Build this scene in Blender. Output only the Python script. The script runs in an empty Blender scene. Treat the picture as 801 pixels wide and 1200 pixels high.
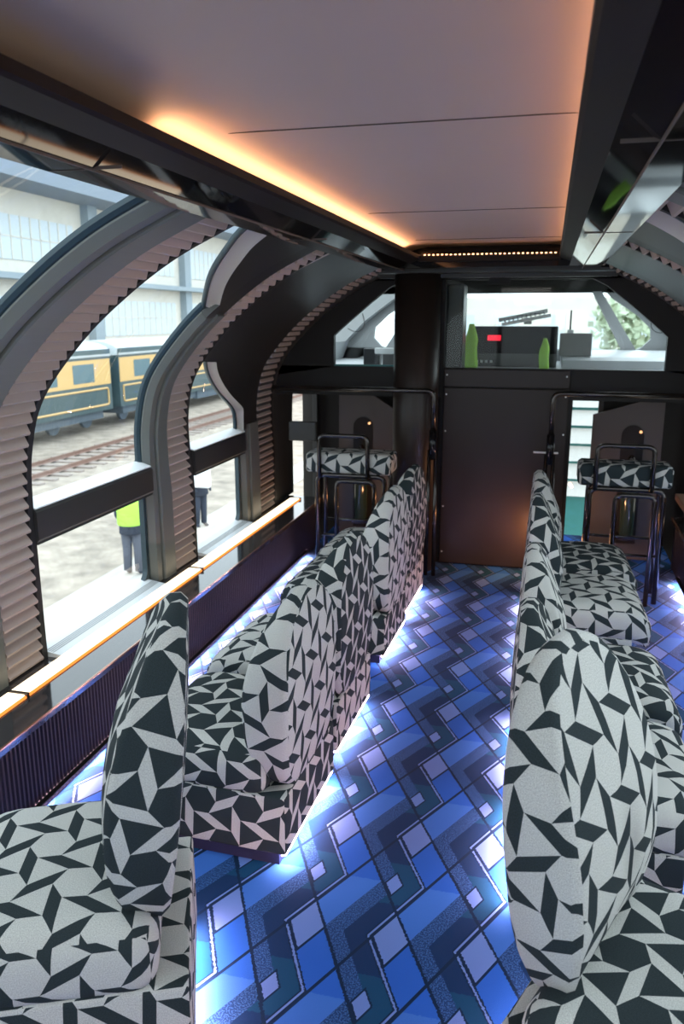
import bpy, bmesh, math, random
from mathutils import Vector, Matrix
random.seed(7)
SC = bpy.context.scene
COL = SC.collection
# ------------------------------------------------------------------ camera, world, exposure
CX = -0.365                      # centre line of the carriage
cam_d = bpy.data.cameras.new('camera')
cam_d.sensor_fit = 'VERTICAL'; cam_d.sensor_height = 24.0; cam_d.lens = 18.6
cam_d.clip_start = 0.05; cam_d.clip_end = 400
cam_d.dof.use_dof = True; cam_d.dof.focus_distance = 2.3; cam_d.dof.aperture_fstop = 3.6
cam = bpy.data.objects.new('camera', cam_d); COL.objects.link(cam)
cam.location = (0, 0, 1.7)
cam.rotation_euler = (math.radians(90 - 13.717), 0, math.radians(14.327))
SC.camera = cam
w = bpy.data.worlds.new('overcast_sky'); SC.world = w; w.use_nodes = True
bg = w.node_tree.nodes['Background']
bg.inputs[0].default_value = (0.84, 0.94, 1.0, 1); bg.inputs[1].default_value = 3.4
SC.view_settings.view_transform = 'Standard'; SC.view_settings.look = 'None'
SC.view_settings.exposure = 0.0; SC.view_settings.gamma = 1.0
SC.view_settings.use_curve_mapping = False
SC.cycles.max_bounces = 8; SC.cycles.diffuse_bounces = 5; SC.cycles.glossy_bounces = 4
SC.cycles.transparent_max_bounces = 12
SC.cycles.use_denoising = True

def area(name, loc, rot, sx, sy, col, power):
    l = bpy.data.lights.new(name, 'AREA'); l.shape = 'RECTANGLE'; l.size = sx; l.size_y = sy
    l.color = col; l.energy = power
    o = bpy.data.objects.new(name, l); COL.objects.link(o); o.location = loc; o.rotation_euler = rot
    return o
# added fill light high over the rear of the saloon, out of view
area('rear_fill_light', (CX, -1.3, 2.10), (math.radians(12), 0, 0), 0.7, 1.3, (1.0, 0.95, 0.90), 16)

# ------------------------------------------------------------------ materials
def new_mat(name):
    m = bpy.data.materials.new(name); m.use_nodes = True
    return m, m.node_tree, m.node_tree.nodes['Principled BSDF']
def setp(b, col=None, rough=None, metal=None, spec=None, coat=None):
    if col is not None: b.inputs['Base Color'].default_value = (*col, 1)
    if rough is not None: b.inputs['Roughness'].default_value = rough
    if metal is not None: b.inputs['Metallic'].default_value = metal
    if spec is not None: b.inputs['Specular IOR Level'].default_value = spec
    if coat is not None: b.inputs['Coat Weight'].default_value = coat
def mat(name, col, rough=.5, metal=0, spec=.5, coat=0, noise=0.0, scale=40, bump=0):
    m, t, b = new_mat(name); setp(b, col, rough, metal, spec, coat)
    if noise or bump:
        tc = t.nodes.new('ShaderNodeTexCoord'); n = t.nodes.new('ShaderNodeTexNoise')
        n.inputs['Scale'].default_value = scale; n.inputs['Detail'].default_value = 4
        t.links.new(tc.outputs['Object'], n.inputs['Vector'])
        if noise:
            mx = t.nodes.new('ShaderNodeMix'); mx.data_type = 'RGBA'
            mx.inputs[6].default_value = (*[c*(1-noise) for c in col], 1)
            mx.inputs[7].default_value = (*[min(1, c*(1+noise)) for c in col], 1)
            t.links.new(n.outputs['Fac'], mx.inputs[0]); t.links.new(mx.outputs[2], b.inputs['Base Color'])
        if bump:
            bp = t.nodes.new('ShaderNodeBump'); bp.inputs['Strength'].default_value = bump
            bp.inputs['Distance'].default_value = .01
            t.links.new(n.outputs['Fac'], bp.inputs['Height']); t.links.new(bp.outputs[0], b.inputs['Normal'])
    return m
def emat(name, col, strength):
    m = bpy.data.materials.new(name); m.use_nodes = True; t = m.node_tree; t.nodes.clear()
    e = t.nodes.new('ShaderNodeEmission'); o = t.nodes.new('ShaderNodeOutputMaterial')
    e.inputs[0].default_value = (*col, 1); e.inputs[1].default_value = strength
    t.links.new(e.outputs[0], o.inputs[0]); return m
def glassmat(name, tint, refl):
    m = bpy.data.materials.new(name); m.use_nodes = True; t = m.node_tree; t.nodes.clear()
    a = t.nodes.new('ShaderNodeBsdfTransparent'); g = t.nodes.new('ShaderNodeBsdfGlossy')
    mx = t.nodes.new('ShaderNodeMixShader'); o = t.nodes.new('ShaderNodeOutputMaterial')
    a.inputs[0].default_value = (*tint, 1); g.inputs['Roughness'].default_value = .02
    mx.inputs[0].default_value = refl
    t.links.new(a.outputs[0], mx.inputs[1]); t.links.new(g.outputs[0], mx.inputs[2]); t.links.new(mx.outputs[0], o.inputs[0])
    return m

class NG:
    """small helper that writes maths as shader nodes"""
    def __init__(s, t): s.t = t
    def m(s, op, a, b=None, c=None):
        n = s.t.nodes.new('ShaderNodeMath'); n.operation = op
        for i, v in enumerate((a, b, c)):
            if v is None: continue
            if isinstance(v, (int, float)): n.inputs[i].default_value = v
            else: s.t.links.new(v, n.inputs[i])
        return n.outputs[0]
    def add(s, a, b): return s.m('ADD', a, b)
    def sub(s, a, b): return s.m('SUBTRACT', a, b)
    def mul(s, a, b): return s.m('MULTIPLY', a, b)
    def lt(s, a, b): return s.m('LESS_THAN', a, b)
    def gt(s, a, b): return s.m('GREATER_THAN', a, b)
    def absv(s, a): return s.m('ABSOLUTE', a)
    def frac(s, a): return s.m('FRACT', a)
    def band(s, x, lo, hi): return s.mul(s.gt(x, lo), s.lt(x, hi))
    def mx(s, a, b): return s.m('MAXIMUM', a, b)
    def cen(s, a): return s.sub(s.frac(s.add(a, .5)), .5)     # wrap to -.5..+.5
    def mix(s, f, c1, c2):
        n = s.t.nodes.new('ShaderNodeMix'); n.data_type = 'RGBA'
        s.t.links.new(f, n.inputs[0])
        for i, c in ((6, c1), (7, c2)):
            if isinstance(c, tuple): n.inputs[i].default_value = (*c, 1)
            else: s.t.links.new(c, n.inputs[i])
        return n.outputs[2]

LIGHT = (0.50, 0.50, 0.475); DARK = (0.026, 0.036, 0.040)
def fabric(name, back, blade, rot=0.0):
    m, t, b = new_mat(name); g = NG(t)
    setp(b, rough=.92, spec=.15)
    uv = t.nodes.new('ShaderNodeUVMap'); sp = t.nodes.new('ShaderNodeSeparateXYZ')
    t.links.new(uv.outputs[0], sp.inputs[0])
    x, y = sp.outputs[0], sp.outputs[1]
    # small hexagons and larger triangles joined by slanted parallelogram blades, three directions
    al = math.radians(34); T_ = .093; H_ = .053
    def R2(v, a): return (v[0]*math.cos(a)-v[1]*math.sin(a), v[0]*math.sin(a)+v[1]*math.cos(a))
    S0 = (-H_, 0); T0 = (-T_*math.cos(al), T_*math.sin(al)); P0 = (T0[0]/2, T0[1]/2+math.sqrt(3)/2*H_)
    L0 = R2((2*P0[0], 2*P0[1]), rot); L1 = R2(L0, math.pi/3)
    det = L0[0]*L1[1]-L0[1]*L1[0]
    fa = g.add(g.mul(x, L1[1]/det), g.mul(y, -L1[0]/det)); fb = g.add(g.mul(x, -L0[1]/det), g.mul(y, L0[0]/det))
    tot = None
    for k in range(3):
        S = R2(S0, rot+k*math.pi/3); T = R2(T0, rot+k*math.pi/3); P = R2(P0, rot+k*math.pi/3)
        ca = (P[0]*L1[1]-P[1]*L1[0])/det; cb = (-P[0]*L0[1]+P[1]*L0[0])/det
        m1 = g.cen(g.sub(fa, ca)); n1 = g.cen(g.sub(fb, cb))
        ds = S[0]*T[1]-S[1]*T[0]
        # q = m1*L0+n1*L1 ; q = u*S+v*T
        u = g.add(g.mul(m1, (L0[0]*T[1]-L0[1]*T[0])/ds), g.mul(n1, (L1[0]*T[1]-L1[1]*T[0])/ds))
        v = g.add(g.mul(m1, (S[0]*L0[1]-S[1]*L0[0])/ds), g.mul(n1, (S[0]*L1[1]-S[1]*L1[0])/ds))
        ins = g.mul(g.lt(g.absv(u), .5), g.lt(g.absv(v), .5))
        tot = ins if tot is None else g.mx(tot, ins)
    n = t.nodes.new('ShaderNodeTexNoise'); n.inputs['Scale'].default_value = 420; n.inputs['Detail'].default_value = 2
    t.links.new(uv.outputs[0], n.inputs['Vector'])
    sc = g.add(.35, g.mul(n.outputs['Fac'], 1.3))
    col = g.mix(tot, back, blade)
    hv = t.nodes.new('ShaderNodeVectorMath'); hv.operation = 'SCALE'
    t.links.new(col, hv.inputs[0]); t.links.new(sc, hv.inputs['Scale'])
    t.links.new(hv.outputs[0], b.inputs['Base Color'])
    bp = t.nodes.new('ShaderNodeBump'); bp.inputs['Strength'].default_value = .25; bp.inputs['Distance'].default_value = .002
    t.links.new(n.outputs['Fac'], bp.inputs['Height']); t.links.new(bp.outputs[0], b.inputs['Normal'])
    return m
FAB_L = fabric('pale_fabric_dark_blades', LIGHT, DARK)
FAB_D = fabric('dark_fabric_pale_blades', DARK, LIGHT)
FAB_L2 = fabric('pale_fabric_dark_blades_turned', LIGHT, DARK, math.radians(55))
FAB_D2 = fabric('dark_fabric_pale_blades_turned', DARK, LIGHT, math.radians(55))

def carpet():
    m, t, b = new_mat('zigzag_carpet'); g = NG(t); setp(b, rough=.95, spec=.1)
    b.inputs['Sheen Weight'].default_value = .03; b.inputs['Sheen Roughness'].default_value = .6; b.inputs['Sheen Tint'].default_value = (.85, .95, 1, 1)
    tc = t.nodes.new('ShaderNodeTexCoord'); sp = t.nodes.new('ShaderNodeSeparateXYZ')
    wn = t.nodes.new('ShaderNodeTexNoise'); wn.inputs['Scale'].default_value = 160
    t.links.new(tc.outputs['Object'], wn.inputs['Vector'])
    t.links.new(tc.outputs['Object'], sp.inputs[0])
    jit = g.mul(g.sub(wn.outputs['Fac'], .5), .03)
    u = g.add(g.mul(g.add(sp.outputs[0], .334), 1/.245), jit)
    v = g.add(g.mul(g.sub(sp.outputs[1], 1.861), 1/.458), jit)
    a = g.add(u, v); bb = g.sub(v, u)
    vc = g.cen(v); av = g.absv(vc)
    wv = g.sub(u, av)                                   # zigzag coordinate
    w_ = g.cen(g.sub(wv, .2))                           # -.5 .. .5, starts at the outline
    w0 = g.frac(g.add(wv, .30))                         # 0 = outline
    BRI = (0.015, 0.108, 0.50); BRI2 = (0.036, 0.150, 0.53); NAV = (0.002, 0.026, 0.095)
    TEA = (0.002, 0.052, 0.13); PALE = (0.12, 0.22, 0.55); LIN = (0.001, 0.017, 0.055)
    col = g.mix(g.gt(vc, 0), BRI, BRI2)
    # speckled mid blue band
    sn = t.nodes.new('ShaderNodeTexNoise'); sn.inputs['Scale'].default_value = 230
    t.links.new(tc.outputs['Object'], sn.inputs['Vector'])
    spk = g.mix(g.band(sn.outputs['Fac'], .52, 2), (0.008, 0.040, 0.14), (0.030, 0.11, 0.31))
    col = g.mix(g.band(w0, .50, .74), col, spk)
    nav = g.mix(g.lt(av, .30), TEA, NAV)
    col = g.mix(g.gt(w0, .74), col, nav)
    # outline beside the pale side of the zigzag
    col = g.mix(g.lt(w0, .075), col, LIN)
    col = g.mix(g.band(w0, .022, .050), col, PALE)
    # long diagonal lines
    la = g.absv(g.cen(g.sub(a, .215))); lb = g.absv(g.cen(g.sub(bb, .215)))
    ln = g.mx(g.lt(la, .022), g.lt(lb, .022))
    col = g.mix(ln, col, LIN)
    # diamonds: lattice (1,0),(0,1) in u,v
    uc = g.cen(u)
    da = g.absv(g.add(uc, vc)); db = g.absv(g.sub(vc, uc))
    dm = g.m('MAXIMUM', da, db)
    col = g.mix(g.lt(dm, .235), col, LIN); col = g.mix(g.lt(dm, .20), col, PALE)
    u2 = g.cen(g.add(u, .13)); v2 = g.cen(g.sub(v, .49))
    d2 = g.m('MAXIMUM', g.absv(g.add(u2, v2)), g.absv(g.sub(v2, u2)))
    col = g.mix(g.lt(d2, .125), col, LIN); col = g.mix(g.lt(d2, .10), col, PALE)
    fn = t.nodes.new('ShaderNodeTexNoise'); fn.inputs['Scale'].default_value = 520
    t.links.new(tc.outputs['Object'], fn.inputs['Vector'])
    hv = t.nodes.new('ShaderNodeVectorMath'); hv.operation = 'SCALE'
    t.links.new(col, hv.inputs[0]); t.links.new(g.add(.7, g.mul(fn.outputs['Fac'], .6)), hv.inputs['Scale'])
    t.links.new(hv.outputs[0], b.inputs['Base Color'])
    bp = t.nodes.new('ShaderNodeBump'); bp.inputs['Strength'].default_value = .3; bp.inputs['Distance'].default_value = .004
    t.links.new(fn.outputs['Fac'], bp.inputs['Height']); t.links.new(bp.outputs[0], b.inputs['Normal'])
    return m
M = dict(
    carpet=carpet(),
    ceiling=mat('ceiling_panel_satin', (0.50, 0.39, 0.315), .6, noise=.04, scale=3),
    seam=mat('ceiling_seam', (0.10, 0.08, 0.07), .7),
    gloss=mat('black_gloss', (0.006, 0.006, 0.007), .04, spec=.28),
    matte=mat('brown_black_satin', (0.014, 0.010, 0.008), .45, spec=.12),
    frame=mat('grey_satin_frame', (0.118, 0.128, 0.118), .42, spec=.45),
    dark=mat('charcoal_panel', (0.013, 0.012, 0.011), .5, spec=.25),
    darkgrey=mat('dark_grey_satin', (0.036, 0.037, 0.037), .42, spec=.35),
    groove=mat('groove_black', (0.006, 0.006, 0.007), .7),
    gasket=mat('rubber_gasket', (0.010, 0.030, 0.042), .45),
    pleat=mat('pleated_brown_grey', (0.40, 0.325, 0.29), .75),
    reveal=mat('reveal_beige_grey', (0.40, 0.375, 0.34), .5),
    transom=mat('transom_black', (0.028, 0.028, 0.028), .35),
    granite=mat('polished_black_stone', (0.035, 0.032, 0.034), .08, spec=.6, noise=.4, scale=60),
    ribbed=mat('ribbed_navy_panel', (0.008, 0.007, 0.016), .5, spec=.25),
    sill=mat('brushed_sill', (0.74, 0.77, 0.78), .4),
    steel=mat('black_chrome_tube', (0.075, 0.068, 0.064), .2, metal=.85),
    bulk=mat('bulkhead_brown_black', (0.026, 0.019, 0.016), .38, spec=.3),
    greyp=mat('grey_brown_partition', (0.075, 0.069, 0.066), .5),
    plinth=mat('plinth_navy', (0.010, 0.012, 0.045), .5),
    wood=mat('warm_wood', (0.30, 0.15, 0.085), .4, noise=.25, scale=12),
    white=mat('white_paint', (0.75, 0.78, 0.80), .45),
    cabgrey=mat('cab_light_grey', (0.42, 0.44, 0.46), .45),
    cabpost=mat('cab_post_grey', (0.22, 0.23, 0.24), .5),
    cabdesk=mat('cab_desk_grey', (0.55, 0.58, 0.60), .35),
    console=mat('console_black', (0.018, 0.020, 0.024), .35),
    metalgrey=mat('box_grey', (0.14, 0.14, 0.14), .45),
    hivis=mat('hivis_yellow_green', (0.45, 0.85, 0.10), .7),
    teal=mat('teal_paint', (0.05, 0.24, 0.23), .5),
    slat=mat('white_slat', (0.80, 0.80, 0.76), .6),
    red=mat('extinguisher_dark_green', (0.030, 0.055, 0.045), .12, spec=.7),
    clothes=mat('navy_cloth', (0.035, 0.045, 0.07), .9),
    grey_cloth=mat('grey_trousers', (0.10, 0.11, 0.14), .9),
    skin=mat('skin', (0.55, 0.36, 0.27), .6),
    hair=mat('dark_hair', (0.02, 0.018, 0.016), .6),
    bag=mat('white_bag', (0.85, 0.86, 0.88), .6),
    gravel=mat('ballast', (0.37, 0.315, 0.26), .95, noise=.7, scale=2.2, bump=.6),
    pathm=mat('concrete_path', (0.50, 0.47, 0.43), .9, noise=.1, scale=3),
    rail=mat('rusty_rail', (0.22, 0.13, 0.10), .6),
    sleeper=mat('sleeper', (0.33, 0.28, 0.25), .9, noise=.2, scale=6),
    cgreen=mat('carriage_green', (0.045, 0.085, 0.095), .35),
    cyel=mat('carriage_yellow', (0.62, 0.40, 0.15), .45),
    croof=mat('carriage_roof', (0.62, 0.68, 0.70), .6),
    cwin=mat('carriage_window', (0.09, 0.16, 0.19), .15),
    cund=mat('underframe', (0.09, 0.12, 0.15), .8),
    plaster=mat('pale_plaster', (0.66, 0.63, 0.56), .9, noise=.12, scale=1.2),
    bluegrey=mat('blue_grey_steel', (0.27, 0.33, 0.37), .7),
    bwin=mat('hazy_window', (0.55, 0.62, 0.66), .5),
    shed=mat('shed_roof_grey', (0.20, 0.24, 0.29), .8),
    foliage=mat('hazy_foliage', (0.42, 0.48, 0.34), .9, noise=.4, scale=3),
    glass=glassmat('window_glass', (0.96, 0.99, 1.0), .05),
    glass2=glassmat('bulkhead_glass', (0.97, 1.0, 0.99), .006),
    led_warm=emat('warm_led', (1.0, 0.50, 0.26), 24.0),
    infill=mat('charcoal_satin_lining', (0.022, 0.021, 0.020), .36, spec=.4),
    led_dot=emat('warm_led_dot', (1.0, 0.45, 0.20), 7.0),
    led_ledge=emat('ledge_led', (1.0, 0.82, 0.60), 2.6),
    led_edge=emat('ledge_led_edge', (1.0, 0.28, 0.05), 1.6),
    led_floor=emat('floor_led', (1.0, 0.60, 0.62), 200.0),
    led_red=emat('red_lamp', (1.0, 0.10, 0.03), 3.0),
    glint_amber=emat('amber_glint', (1.0, 0.50, 0.22), 1.6),
    screen=emat('red_digits', (1.0, 0.03, 0.06), 1.2),
)

# ------------------------------------------------------------------ mesh helpers
def link(o, parent=None):
    COL.objects.link(o)
    if parent is not None: o.parent = parent
    return o
def mk(name, verts, faces, m, parent=None, smooth=False, uvs=None):
    me = bpy.data.meshes.new(name); me.from_pydata([tuple(v) for v in verts], [], faces)
    me.materials.append(m)
    if uvs is not None:
        uvl = me.uv_layers.new(name='UVMap')
        for p in me.polygons:
            for li, uvp in zip(p.loop_indices, uvs[p.index]): uvl.data[li].uv = uvp
    for p in me.polygons: p.use_smooth = smooth
    if uvs is None:
        bm = bmesh.new(); bm.from_mesh(me); bmesh.ops.recalc_face_normals(bm, faces=bm.faces); bm.to_mesh(me); bm.free()
    me.update()
    return link(bpy.data.objects.new(name, me), parent)
def tag(o, label=None, cat=None, group=None, kind=None):
    if label: o['label'] = label
    if cat: o['category'] = cat
    if group: o['group'] = group
    if kind: o['kind'] = kind
    return o
def struct(o): o['kind'] = 'structure'; return o
def empty(name, loc, rz=0):
    o = bpy.data.objects.new(name, None); o.location = loc; o.rotation_euler = (0, 0, rz)
    o.empty_display_size = .1; return link(o)
class B:
    """collects boxes, prisms and tubes into one mesh"""
    def __init__(s): s.v = []; s.f = []
    def addm(s, v, f):
        n = len(s.v); s.v += [tuple(p) for p in v]; s.f += [tuple(i+n for i in q) for q in f]; return s
    def box(s, x0, x1, y0, y1, z0, z1, mtx=None):
        v = [Vector((x, y, z)) for x in (x0, x1) for y in (y0, y1) for z in (z0, z1)]
        if mtx: v = [mtx @ p for p in v]
        return s.addm(v, [(0,1,3,2),(4,6,7,5),(0,4,5,1),(2,3,7,6),(0,2,6,4),(1,5,7,3)])
    def rbox(s, x0, x1, y0, y1, z0, z1, r=.01):
        bm = bmesh.new(); bmesh.ops.create_cube(bm, size=1)
        for v in bm.verts: v.co = Vector(((x0+x1)/2+v.co.x*(x1-x0), (y0+y1)/2+v.co.y*(y1-y0), (z0+z1)/2+v.co.z*(z1-z0)))
        bmesh.ops.bevel(bm, geom=bm.edges[:], offset=r, segments=3, affect='EDGES', profile=.5)
        bm.verts.ensure_lookup_table()
        s.addm([v.co.copy() for v in bm.verts], [[v.index for v in f.verts] for f in bm.faces]); bm.free(); return s
    def prism(s, poly, ax, a0, a1):
        """poly: 2-D points, extruded along axis ax (0=x,1=y,2=z)"""
        def P(p, a):
            q = [p[0], p[1]]; q.insert(ax, a); return q
        n = len(poly); v = [P(p, a0) for p in poly]+[P(p, a1) for p in poly]
        f = [tuple(range(n))[::-1], tuple(range(n, 2*n))]+[(i, (i+1) % n, n+(i+1) % n, n+i) for i in range(n)]
        return s.addm(v, f)
    def tube(s, pts, r, bend=0.0, seg=10, closed=False):
        pts = [Vector(p) for p in pts]; path = []
        if bend and len(pts) > 2:
            path.append(pts[0])
            for i in range(1, len(pts)-1):
                a, b, c = pts[i-1:i+2]; d1 = (a-b).normalized(); d2 = (c-b).normalized()
                p0 = b+d1*bend; p1 = b+d2*bend
                for k in range(7):
                    t = k/6; path.append((1-t)**2*p0+2*t*(1-t)*b+t*t*p1)
            path.append(pts[-1])
        else: path = pts
        n0 = len(s.v); up = None; vs = []
        for i, p in enumerate(path):
            d = (path[min(i+1, len(path)-1)]-path[max(i-1, 0)]).normalized()
            if up is None:
                up = Vector((0, 0, 1)) if abs(d.z) < .9 else Vector((1, 0, 0))
            sx = d.cross(up).normalized(); up = sx.cross(d).normalized()
            rr = r[i] if isinstance(r, (list, tuple)) else r
            for k in range(seg):
                a = 2*math.pi*k/seg; vs.append(p+(sx*math.cos(a)+up*math.sin(a))*rr)
        fs = [(i*seg+k, i*seg+(k+1) % seg, (i+1)*seg+(k+1) % seg, (i+1)*seg+k) for i in range(len(path)-1) for k in range(seg)]
        fs += [tuple(range(seg))[::-1], tuple(range((len(path)-1)*seg, len(path)*seg))]
        return s.addm(vs, fs)
    def lathe(s, prof, c=(0, 0, 0), seg=24):
        vs = [(c[0]+r*math.cos(2*math.pi*k/seg), c[1]+r*math.sin(2*math.pi*k/seg), c[2]+z) for r, z in prof for k in range(seg)]
        fs = [(i*seg+k, i*seg+(k+1) % seg, (i+1)*seg+(k+1) % seg, (i+1)*seg+k) for i in range(len(prof)-1) for k in range(seg)]
        fs += [tuple(range(seg))[::-1], tuple(range((len(prof)-1)*seg, len(prof)*seg))]
        return s.addm(vs, fs)
    def done(s, name, m, parent=None, smooth=False):
        o = mk(name, s.v, s.f, m, parent, smooth)
        if smooth:
            for p in o.data.polygons:
                if len(p.vertices) > 6: p.use_smooth = False
        return o

# ------------------------------------------------------------------ wall section (half width, height)
KP = [(1.535,.30),(1.536,.5),(1.537,.8),(1.537,1.0),(1.52,1.20),(1.45,1.405),(1.265,1.62),(1.076,1.775),(.89,1.895),(.70,1.985),(.58,2.035)]
def catmull(K, n=12):
    K = [Vector(k) for k in K]; K = [2*K[0]-K[1]]+K+[2*K[-1]-K[-2]]; out = []
    for i in range(1, len(K)-2):
        a, b, c, d = K[i-1:i+3]
        for j in range(n):
            t = j/n; out.append(.5*((2*b)+(-a+c)*t+(2*a-5*b+4*c-d)*t*t+(-a+3*b-3*c+d)*t**3))
    out.append(K[-2]); return out
PP = catmull(KP); SS = [0]
for i in range(1, len(PP)): SS.append(SS[-1]+(PP[i]-PP[i-1]).length)
STOT = SS[-1]
def prof(s, off=0):
    """point on the section at arc length s, moved outward by off"""
    s = max(0, min(STOT, s)); i = 0
    while i < len(SS)-2 and SS[i+1] < s: i += 1
    t = (s-SS[i])/(SS[i+1]-SS[i]); p = PP[i].lerp(PP[i+1], t)
    def tang(j):
        a = PP[max(0, j-1)]; b = PP[min(len(PP)-1, j+1)]; return (b-a).normalized()
    tg = tang(i).lerp(tang(i+1), t).normalized(); n = Vector((tg.y, -tg.x))
    return p+n*off
def wp(side, Y, s, off=0):
    q = prof(s, off); return Vector((CX+side*q.x, Y, q.y))
def sweep(section, s0, s1, side, n=60, closed=True):
    """section: list of (Y or f(s), off); swept along the wall curve"""
    vs = []; m = len(section)
    for i in range(n+1):
        s = s0+(s1-s0)*i/n
        for Y, off in section: vs.append(wp(side, Y(s) if callable(Y) else Y, s, off))
    fs = []
    for i in range(n):
        for k in range(m if closed else m-1):
            k2 = (k+1) % m; fs.append((i*m+k, i*m+k2, (i+1)*m+k2, (i+1)*m+k))
    if closed: fs += [tuple(range(m)), tuple(range(n*m, (n+1)*m))[::-1]]
    return vs, fs
S_LEDGE = .055; S_TR0 = .54; S_TR1 = .675
Y_REAR = -2.35; Y_BULK = 5.45

# ------------------------------------------------------------------ floor, ceiling
floor = B().box(CX-1.30, CX+1.30, Y_REAR, 6.45, -.06, 0).done('floor', M['carpet']); struct(floor)
cb = B(); vs = []; N = 16
for Y in (Y_REAR, 5.08):
    for i in range(N+1):
        x = -.52+1.04*i/N; e = max(0, abs(x)-.36)/.16
        vs.append((CX+x, Y, 2.125-.035*e*e))
vs += [(v[0], v[1], v[2]+.05) for v in vs]
fs = [(i, i+1, N+2+i, N+1+i) for i in range(N)]; k = 2*(N+1); fs += [(k+i, k+N+1+i, k+N+2+i, k+i+1) for i in range(N)]
ceil = mk('ceiling', vs, fs, M['ceiling'], None, True); struct(ceil)
for Yj in (.45, 1.90, 3.42, 4.62):
    o = B().box(CX-.50, CX+.50, Yj-.0015, Yj+.0015, 2.1225, 2.126).done('panel_seam', M['seam'], ceil)
roof = B()                       # outer roof skin above the panels
roof.prism([(CX-.72, 2.06), (CX-.6, 2.20), (CX, 2.26), (CX+.6, 2.20), (CX+.72, 2.06), (CX+.72, 2.12), (CX+.6, 2.25), (CX, 2.31), (CX-.6, 2.25), (CX-.72, 2.12)], 1, Y_REAR, 5.6)
struct(roof.done('ceiling_roof_skin', M['dark']))

# cove trims either side of the ceiling and across its far end
YE = 4.78
def cove(side, name):
    g = B().prism([(CX+side*x, z) for x, z in ((.455,2.012),(.525,1.985),(.625,1.985),(.64,2.02),(.64,2.07),(.455,2.07))], 1, Y_REAR, 5.05).done(name, M['gloss'])
    struct(g)
    B().prism([(CX+side*x, z) for x, z in ((.392,2.036),(.40,2.030),(.455,2.012),(.455,2.045),(.404,2.048),(.400,2.056),(.392,2.056))], 1, Y_REAR, YE+.05).done('cove_lip', M['matte'], g)
    B().box(CX+side*.523, CX+side*.527, Y_REAR, 5.02, 1.981, 1.986).done('joint_line', M['seam'], g)
    for Yj in (1.5, 3.0): B().box(CX+side*.46, CX+side*.62, Yj, Yj+.003, 1.9835, 1.99).done('joint_line', M['seam'], g)
    return g
cove(-1, 'trim_1'); cove(1, 'trim_2')
endb = B()
poly = []
for k in range(9):
    a = math.pi/2*k/8; poly.append((CX+.52+.105*math.cos(a), 4.98+.105*math.sin(a)))
for k in range(9):
    a = math.pi/2+math.pi/2*k/8; poly.append((CX-.52+.105*math.cos(a), 4.98+.105*math.sin(a)))
poly += [(CX-.625, YE+.05), (CX+.625, YE+.05)]
endb.box(-1.10, .37, 5.075, 5.10, 1.99, 2.24); endb.prism(poly, 2, 1.987, 2.06); endt = struct(endb.done('trim_3', M['gloss']))
B().box(CX-.40, CX+.40, YE+.0, YE+.06, 2.02, 2.052).done('cove_lip', M['matte'], endt)
# LED lines in the cove
def led_run(name, x0, x1, y0, y1, z0, z1, m, lab, grp=None):
    o = B().box(x0, x1, y0, y1, z0, z1).done(name, m); tag(o, lab, 'light strip', grp); return o
led_run('led_strip', CX-.470, CX-.452, 1.68, YE, 2.071, 2.077, M['led_warm'], 'warm light strip hidden in the left cove beside the ceiling panel')
led_run('led_strip', CX+.452, CX+.470, -1.6, YE, 2.071, 2.077, M['led_warm'], 'warm light strip hidden in the right cove beside the ceiling panel')
eb = B().box(CX-.40, CX+.40, YE+.045, YE+.06, 2.052, 2.056).done('led_strip', M['dark']); tag(eb, 'dotted warm light strip across the far end of the ceiling panel', 'light strip')
for i in range(30): B().box(CX-.375+i*.0255, CX-.365+i*.0255, YE+.046, YE+.058, 2.056, 2.062).done('led_dot', M['led_dot'], eb)

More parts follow.
